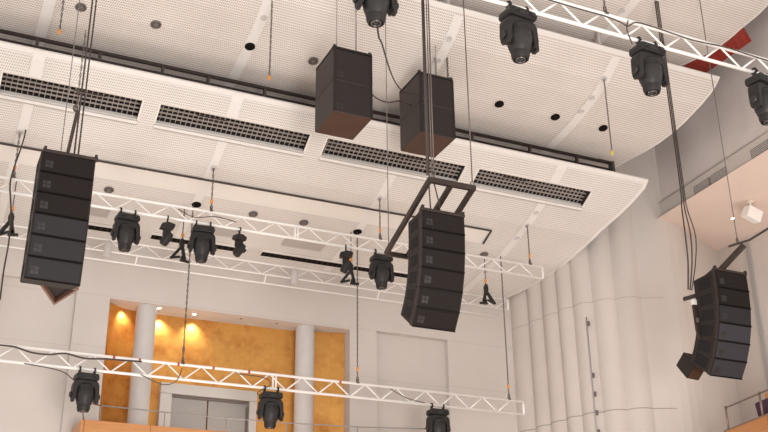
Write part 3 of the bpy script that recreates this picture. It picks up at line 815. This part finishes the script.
cl = clamp_thing('folded black clamp hanging right of the centre speaker column', (11.19, 18.83, 9.66)); cl.scale = (.88, .88, .88)
dup(cl, (8.02, 18.83, 9.66), 'folded black clamp hanging beside the long chain left of the centre column', (0, 0, 2.9))
dup(cl, (4.50, 18.83, 9.62), 'folded black clamp hanging between the first two middle-truss spotlights', (0, 0, 3.3))
dup(cl, (1.36, 18.83, 9.62), 'folded black clamp hanging left of the left speaker column', (0, 0, 2.6))

# ------------------------------------------------------------------ line array columns
def cabinet(first_label, w, h, d, gm, tp, bt, group):
    t = thing('line_array_speaker', first_label, 'speaker', (0, 0, 0), 0, group)
    wr, f = w * .93, .10; a = w/2; b = wr/2; g = .004
    bm = B()
    secs = [(0.012, a, 0, h), (f, a, tp*f, h - bt*f), (d - .05, b + .01, tp*(d-.05), h - bt*(d-.05)), (d, b - .01, tp*d, h - bt*d)]
    rr = [[bm.verts.new((s*x, y, -z)) for s, z in ((-1, z1), (1, z1), (1, z0), (-1, z0))] for y, x, z0, z1 in secs]
    for A_, B_ in zip(rr, rr[1:]):
        for k in range(4): bm.faces.new((A_[k], A_[(k+1) % 4], B_[(k+1) % 4], B_[k]))
    bm.faces.new(rr[0]); bm.faces.new(list(reversed(rr[-1])))
    body = obj('body', bm, M['cab'], t, bevel=.006)
    bm = B(); box(bm, (0, .004, -h/2), (w - .04, .02, h - .028)); gr = obj('front_grille', bm, gm, t, bevel=.008)
    bm = B()
    for i in (0, 1):
        for k in (0, 1): box(bm, (-a + .085 + i*.052, -.0075, -h + .085 + k*.052), (.045, .004, .045))
    obj('emblem', bm, M['logo'], gr)
    bm = B(); x0, z0 = -a + .085, -h + .137
    tube(bm, [(x0 + .010, -.0105, z0 + .014), (x0 + .010, -.0105, z0 - .014)], .002, 4); obj('emblem_letter', bm, M['light2'], gr)
    bm = B(); tube(bm, [(x0 - .004 + .011*math.cos(q), -.0105, z0 - .005 + .009*math.sin(q)) for q in [k*PI/5 for k in range(10)]], .002, 4, closed=True); obj('emblem_letter', bm, M['light2'], gr)
    bm = B(); box(bm, (0, .0, -h), (w - .012, .026, .013)); obj('seam_shade', bm, M['hole'], t)  # black strip painting the shade in the gap below each cabinet
    for s in (-1, 1):
        bm = B()
        y0, y1 = f + .05, d - .14
        def sx(y): return a + (b + .01 - a) * (y - f) / (d - .05 - f)
        q0, q1 = .06, h - .06
        pts = []
        for off in (-.004, .006):
            pts += [(s*(sx(y0) + off), y0, -q1), (s*(sx(y1) + off), y1, -q1), (s*(sx(y1) + off), y1, -q0), (s*(sx(y0) + off), y0, -q0)]
        hexa(bm, pts); obj('side_grille', bm, M['sidegrille'], body)
        bm = B(); box(bm, (s*(a - .004), .045, -h/2), (.016, .05, h + .004)); obj('rigging_strip', bm, M['steel'], t)
    return t

ORD = ['top', 'second from the top', 'third from the top', 'fourth from the top', 'fifth from the top', 'bottom']
def array(where, x, y, z, w, hs, tilts, yaw, gms, group, dep=.50):
    proto = None
    pos = Vector((x, y, z))
    for i, (h, a) in enumerate(zip(hs, tilts)):
        lab = 'black line array cabinet, %s, in the %s' % (ORD[i], where)
        key = gms[i]
        up_ = math.tan((a - tilts[i-1])/2) if i else 0
        dn_ = math.tan((tilts[i+1] - a)/2) if i < len(tilts) - 1 else .06
        c = cabinet(lab, w, h, dep, M[key], max(up_*.8, .004), max(dn_*.8, .004), group)
        rot = Matrix.Rotation(yaw, 3, 'Z') @ Matrix.Rotation(a, 3, 'X')
        c.location = pos; c.rotation_euler = rot.to_euler()
        nxt = tilts[min(i+1, len(tilts)-1)]
        pos = pos + rot @ Vector((0, 0, -h - .003))
    return pos
rad = math.radians
LG = ['grille', 'grille', 'grille', 'grille_refl', 'grille_refl', 'grille_refl']
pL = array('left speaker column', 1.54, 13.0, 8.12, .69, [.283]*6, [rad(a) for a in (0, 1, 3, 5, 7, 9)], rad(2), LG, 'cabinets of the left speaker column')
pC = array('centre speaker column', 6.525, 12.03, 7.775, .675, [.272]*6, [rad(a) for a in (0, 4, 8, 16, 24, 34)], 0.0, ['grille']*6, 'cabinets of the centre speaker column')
pR = array('right speaker column', 12.575, 13.0, 8.14, .70, [.30]*6, [rad(a) for a in (0, 4, 10, 18, 26, 35)], rad(0), ['grille', 'grille', 'grille_refl', 'grille_refl_strong', 'grille_refl_strong', 'grille_refl_strong'], 'cabinets of the right speaker column', .60)

def top_frame(label, x, y, z, w, d=.5, yaw=0):
    t = thing('rigging_grid', label, 'frame', (x, y, z), yaw, 'flat steel frames on top of the speaker columns')
    bm = B(); box(bm, (0, .03, .022), (w + .02, .06, .044)); obj('front_bar', bm, M['steel'], t, bevel=.006)
    for s in (-1, 1):
        bm = B(); bar(bm, (s*(w/2 - .02), .03, .02), (s*(w*.31), d, .0), .04, .04); obj('side_bar', bm, M['steel'], t)
    bm = B(); box(bm, (0, d, .0), (w*.66, .05, .04)); obj('rear_bar', bm, M['steel'], t)
    for s in (-1, 1):
        bm = B(); box(bm, (s*(w/2 - .02), .015, .055), (.035, .05, .04)); obj('pin_lug', bm, M['light2'], t)
    return t
top_frame('flat steel frame on top of the left speaker column', 1.56, 13.0, 8.125, .69)
top_frame('flat steel frame on top of the centre speaker column', 6.525, 12.03, 7.78, .675)
top_frame('flat steel frame on top of the right speaker column', 12.575, 13.0, 8.145, .70)

# three-armed steel yoke frame above the centre column
t = thing('suspension_yoke', 'dark steel three-armed frame sloping back above the centre speaker column', 'frame', (6.6, 11.9, 8.19))
bm = B(); bar(bm, (-.37, 0, 0), (.38, 0, 0), .075, .075); obj('crossbar', bm, M['steel'], t, bevel=.008)
for x in (-.345, .0, .345):
    bm = B(); bar(bm, (x, .0, -.005), (x, 1.46, -.57), .062, .075); obj('arm', bm, M['steel'], t, bevel=.008)
bm = B(); bar(bm, (-.345, 1.44, -.57), (.36, 1.44, -.57), .06, .07); obj('rear_bar', bm, M['steel'], t, bevel=.008)
for x in (-.33, .34):
    bm = B(); tube(bm, [(x, -.0 + .0, .03 + .035 + .035*math.sin(a)) if 0 else (x + .03*math.cos(a), 0, .07 + .035*math.sin(a)) for a in [k*PI/5 for k in range(10)]], .01, 6, closed=True); obj('shackle', bm, M['ring'], t, smooth=True)

# downward box with brown timber rim under the left column
t = thing('fill_speaker', 'small angled black cabinet with a brown rimmed underside below the left speaker column', 'speaker', (1.758, 14.53, 6.62))
P4 = [(0, 0), (-.30, -.76), (-.05, -.80), (.20, -.76)]
def quad_ring(bm, poly, z0, z1, inset):
    c = Vector((sum(p[0] for p in poly)/4, sum(p[1] for p in poly)/4))
    inn = [tuple(c + (Vector(p) - c) * inset) for p in poly]
    for k in range(4):
        a_, b_, c_, d_ = poly[k], poly[(k+1) % 4], inn[(k+1) % 4], inn[k]
        hexa(bm, [(*a_, z0), (*b_, z0), (*c_, z0), (*d_, z0), (*a_, z1), (*b_, z1), (*c_, z1), (*d_, z1)])
bm = B(); prism(bm, P4, .03, .30, 'z'); obj('body', bm, M['cab'], t)
bm = B(); quad_ring(bm, P4, -.04, .05, .82); obj('underside_rim', bm, M['brownl'], t)

t = thing('fill_speaker', 'small tilted cabinet with reddish brown underside behind the bottom of the right speaker column', 'speaker', (12.54, 14.10, 6.72))
t.rotation_euler = (rad(48), 0, rad(8))
bm = B(); hexa(bm, [(-.14, .0, -.20), (.16, .0, -.20), (.16, .34, -.16), (-.14, .34, -.16), (-.14, .0, .16), (.16, .0, .16), (.16, .34, .12), (-.14, .34, .12)]); obj('body', bm, M['cab'], t, bevel=.006)
bm = B(); box(bm, (.01, -.008, -.02), (.27, .012, .32)); obj('underside_panel', bm, M['brown'], t)
# ------------------------------------------------------------------ subwoofer stacks
def sub(first_label, x, y, z, w, h, d):
    t = thing('subwoofer', first_label, 'speaker', (x, y, z), 0, 'hanging subwoofer cabinets')
    bm = B(); box(bm, (w/2, d/2, h/2), (w, d, h - .006)); body = obj('body', bm, M['subside'], t, bevel=.008)
    bm = B(); box(bm, (w/2 + .004, -.006, h/2), (w - .03, .02, h - .03)); gr = obj('front_grille', bm, M['grille'] if 0 else M['cabf'], t, bevel=.008)
    bm = B()
    for i in (0, 1):
        for k in (0, 1): box(bm, (.085 + i*.06, -.018, .07 + k*.06), (.05, .004, .05))
    obj('emblem', bm, M['logo'], gr)
    for s in (0, 1):
        bm = B(); box(bm, (.02 + s*(w - .04), -.012, h/2), (.03, .03, h - .01)); obj('rigging_rail', bm, M['cab'], t)
    bm = B(); box(bm, (w/2, d/2, .0), (w - .02, d - .02, .012)); obj('bottom_panel', bm, M['brown'], t)
    return t
W1, H1 = .70, .592
s1 = sub('lower cabinet of the left subwoofer stack', 5.64, 14.0, 10.245, W1, H1, .80)
dup(s1, (5.64, 14.0, 10.245 + H1 + .006), 'upper cabinet of the left subwoofer stack')
dup(s1, (7.57, 14.7, 10.625), 'lower cabinet of the right subwoofer stack, crossed by cables')
dup(s1, (7.57, 14.7, 10.625 + H1 + .006), 'upper cabinet of the right subwoofer stack, crossed by cables')
for x, y, z, l in [(5.64, 14.0, 10.245 + 2*H1 + .012, 'thin steel frame on top of the left subwoofer stack'), (7.57, 14.7, 10.625 + 2*H1 + .012, 'thin steel frame on top of the right subwoofer stack')]:
    t = thing('subwoofer_cradle', l, 'frame', (x, y, z), 0, 'steel frames on the subwoofer stacks')
    bm = B(); box(bm, (W1/2, .02, .02), (W1, .05, .035)); obj('front_bar', bm, M['cab'], t)
    bm = B(); box(bm, (W1/2, .76, .02), (W1, .05, .035)); obj('rear_bar', bm, M['cab'], t)
    for s in (0, 1):
        bm = B(); box(bm, (.025 + s*(W1 - .05), .4, .02), (.05, .8, .035)); obj('side_bar', bm, M['cab'], t)
    for s in (0, 1):
        bm = B(); box(bm, (.03 + s*(W1 - .06), .02, .055), (.05, .03, .04)); obj('lug', bm, M['steel'], t)

# ------------------------------------------------------------------ cables and wires
def vwire(x, y, z0, z1, r, label, m='wire', name='steel_wire'):
    return cable([(x, y, z0), (x, y, (z0+z1)/2), (x, y, z1)], r, label, m, name)
vwire(5.82, 14.3, 11.45, 15.0, .006, 'thin wire holding the rear left of the left subwoofer stack')
vwire(6.20, 14.35, 11.47, 15.0, .009, 'thin wire holding the right of the left subwoofer stack')
vwire(8.05, 14.95, 11.86, 12.42, .009, 'short thin rod above the middle of the right subwoofer stack')
vwire(7.95, 14.72, 11.86, 16, .006, 'thin wire rising from the right subwoofer stack beside the cable bundle')
chain(8.28, 14.9, 12.45, 11.86, 'thick short chain on the right side of the right subwoofer stack', None, True, big=1.3)
vwire(6.30, 13.36, 7.66, 14.2, .007, 'long thin wire between the subwoofer stacks down to the rear end of the centre frame')
for i, (dx, r_, l) in enumerate([(-.035, .016, 'thick black cable, left of the bundle above the centre frame'), (.0, .012, 'dark cable in the middle of the bundle above the centre frame'),
                          (.055, .008, 'thin wire in the bundle above the centre frame'), (.10, .010, 'rightmost cable of the bundle above the centre frame')]):
    vwire(6.26 + dx, 11.9 + .02*i, 8.26, 14.2, r_, l, 'cable' if i < 2 else 'chain', 'hanging_cable')
vwire(6.94, 11.9, 8.30, 14.2, .009, 'thin steel wire to the right end of the centre frame crossbar', 'chain')
cable([(6.27, 11.95, 8.2), (6.33, 12.05, 7.98), (6.42, 12.2, 7.84)], .01, 'short lead from the centre frame into the speaker column', smooth_n=4)
cable([(6.36, 11.97, 8.2), (6.50, 12.1, 7.95), (6.56, 12.2, 7.84)], .01, 'second short lead entering the top of the centre column', smooth_n=4)
vwire(1.625, 13.2, 8.2, 14.0, .013, 'thick black cable, left of the pair over the left speaker column', 'cable', 'hanging_cable')
vwire(1.685, 13.26, 8.2, 14.0, .012, 'thick black cable, right of the pair over the left speaker column', 'cable', 'hanging_cable')
vwire(1.44, 13.1, 8.2, 14.0, .007, 'thin wire left of the thick cable pair at the upper left')
chain(1.565, 13.05, 10.1, 8.90, 'chain beside the thick cable pair ending in a strap at the upper left', None, False, big=.7)
t = thing('lifting_strap', 'thick black lifting strap leaning down to the left speaker column', 'strap', (1.56, 13.1, 8.2))
bm = B(); bar(bm, (-.03, .05, -.02), (.03, 0, .66), .05, .03); obj('webbing', bm, M['cable'], t, bevel=.008)
bm = B(); lathe(bm, [(.02, .64), (.035, .66), (.035, .72), (.015, .74)], 10); obj('ferrule', bm, M['chain'], t, smooth=True)
cable([(1.22, 17.67, 10.74), (1.25, 17.62, 10.80), (1.305, 17.6, 10.76), (1.277, 17.6, 10.438), (1.2, 17.6, 9.977), (1.176, 17.6, 9.648), (1.249, 17.6, 9.194), (1.285, 17.6, 8.65), (1.27, 17.6, 8.1), (1.277, 17.6, 7.589)], .014, 'looped black cable hanging at the far left of the middle truss', smooth_n=5)
cable([(4.24, 9.22, 8.58), (4.60, 9.95, 8.92), (4.944, 10.6, 9.30), (5.911, 12.4, 10.16), (6.799, 14.0, 11.0), (7.36, 14.82, 11.42), (7.56, 14.9, 11.5)], .012, 'thin black cable sweeping from the cut-off spotlight to the right subwoofer stack', smooth_n=6)
cable([(6.345, 14.15, 10.90), (6.418, 14.2, 10.85), (6.583, 14.3, 10.838), (6.778, 14.4, 10.878), (7.007, 14.6, 11.037), (7.27, 14.9, 11.276), (7.56, 15.0, 11.3)], .012, 'thin black cable looping between the two subwoofer stacks', smooth_n=5)
# right column rigging
for i, dx in enumerate((-.04, 0, .035)):
    l = ['left', 'middle', 'right'][i]
    cable([(12.03 + dx, 13.3, 14.2), (12.03 + dx, 13.3, 10.0), (12.02 + dx*1.5, 13.3, 9.4), (12.06 + dx*2.2 + .03*i, 13.32, 8.9), (12.07 + dx*2.2, 13.35, 8.4), (12.03 + dx, 13.45, 7.9)], [.013, .012, .01][i], 'black cable of the trio dropping to the rear of the right column, %s strand' % l, smooth_n=6)
vwire(12.73, 12.9, 8.66, 14.0, .009, 'thin wire holding the boom over the right speaker column', 'wire')
t = thing('suspension_boom', 'dark steel boom sloping back onto the right speaker column', 'boom', (12.78, 12.75, 8.66))
bm = B(); bar(bm, (-.06, .0, -.08), (-.28, .50, -.46), .07, .09); obj('beam', bm, M['steel'], t, bevel=.008)
bm = B(); tube(bm, [(.02*math.cos(a) - .05, .15, .06 + .05*math.sin(a)) for a in [k*PI/5 for k in range(10)]], .01, 6, closed=True); obj('shackle', bm, M['chain'], t)
bm = B(); tube(bm, [(-.22, .2, -.06), (-.02, -.1, -.02), (.08, -1.1, .12), (.2, -3.2, .42)], .02, 8); obj('tie_pipe', bm, M['cable'], t, smooth=True)
t = thing('rear_rigging', 'steel bracket and pale motor parts behind the right speaker column', 'rigging', (12.28, 13.58, 7.84))
bm = B(); bar(bm, (-.20, .12, -.02), (.30, -.12, .14), .07, .06); obj('beam', bm, M['steel'], t, bevel=.006)
bm = B(); box(bm, (-.06, .02, -.09), (.10, .08, .10)); obj('motor_block', bm, M['strip'], t, bevel=.015)
bm = B(); prism(bm, [(-.10, -.12), (.02, -.16), (.0, -.62), (-.05, -.75), (-.09, -.6)], .0, .05); obj('rear_plate', bm, M['steel'], t)
bm = B(); box(bm, (-.06, -.01, -.42), (.05, .03, .09)); obj('ratchet', bm, M['ring'], t, bevel=.01)

# ------------------------------------------------------------------ light
w = bpy.data.worlds.new('hall_light'); bpy.context.scene.world = w; w.use_nodes = True
bg = w.node_tree.nodes['Background']; bg.inputs[0].default_value = (1.0, .965, .935, 1); bg.inputs[1].default_value = 1.0
def area(name, loc, target, size, power, colr=(1, .93, .86)):
    d = bpy.data.lights.new(name, 'AREA'); d.energy = power; d.size = size; d.color = colr
    o = bpy.data.objects.new(name, d); col.objects.link(o); o.location = loc
    o.rotation_euler = (Vector(target) - Vector(loc)).to_track_quat('-Z', 'Y').to_euler()
    return o
def spot(name, loc, target, power, angle, blend=.5, colr=(1, .85, .62), r=.05):
    d = bpy.data.lights.new(name, 'SPOT'); d.energy = power; d.spot_size = rad(angle); d.spot_blend = blend; d.color = colr; d.shadow_soft_size = r
    o = bpy.data.objects.new(name, d); col.objects.link(o); o.location = loc
    o.rotation_euler = (Vector(target) - Vector(loc)).to_track_quat('-Z', 'Y').to_euler()
    return o
area('hall_fill', (5, 3.5, 1.0), (8, 15, 11), 6.0, 750, (1, .96, .92))  # added fill light brightening the reflectors from below, no visible fixture
area('front_fill', (4, -3.5, 1.2), (9, 16.5, 12), 4.0, 1250, (1, .955, .91))  # added fill from far back, reaches the shaded middle reflector
area('stage_fill', (4, 16, .6), (8, 17, 11), 5.0, 330, (1, .96, .92))  # added upward fill below the trusses, no visible fixture
area('alcove_light', (6.1, 19.9, 5.2), (6.1, 21.9, 7.4), 1.2, 70, (1, .88, .72))
area('gallery_light', (16.2, 13.5, 7.2), (16.2, 16.5, 11.2), 1.6, 60, (1, .90, .84))
for x in (3.95, 4.75, 5.45):
    spot('alcove_spot', (x, YB + .45, AZ - .06), (x - .05, YB + 1.0, AZ - 1.25), 45, 105, 1.0)
spot('flute_wash', (8.0, 12.0, 3.0), (13.6, 18.6, 7.0), 500, 40, .8, (1, .92, .82), .4)

cam_d = bpy.data.cameras.new('camera'); cam_d.sensor_width = 36; cam_d.lens = FPX / 768 * 36; cam_d.clip_end = 200; cam_d.clip_start = .05
cam = bpy.data.objects.new('camera', cam_d); col.objects.link(cam)
cam.matrix_world = Matrix.Translation((0, 0, CAMZ)) @ R.to_4x4()
bpy.context.scene.camera = cam
sc = bpy.context.scene
sc.view_settings.view_transform = 'Standard'; sc.view_settings.look = 'None'; sc.view_settings.exposure = 0.0
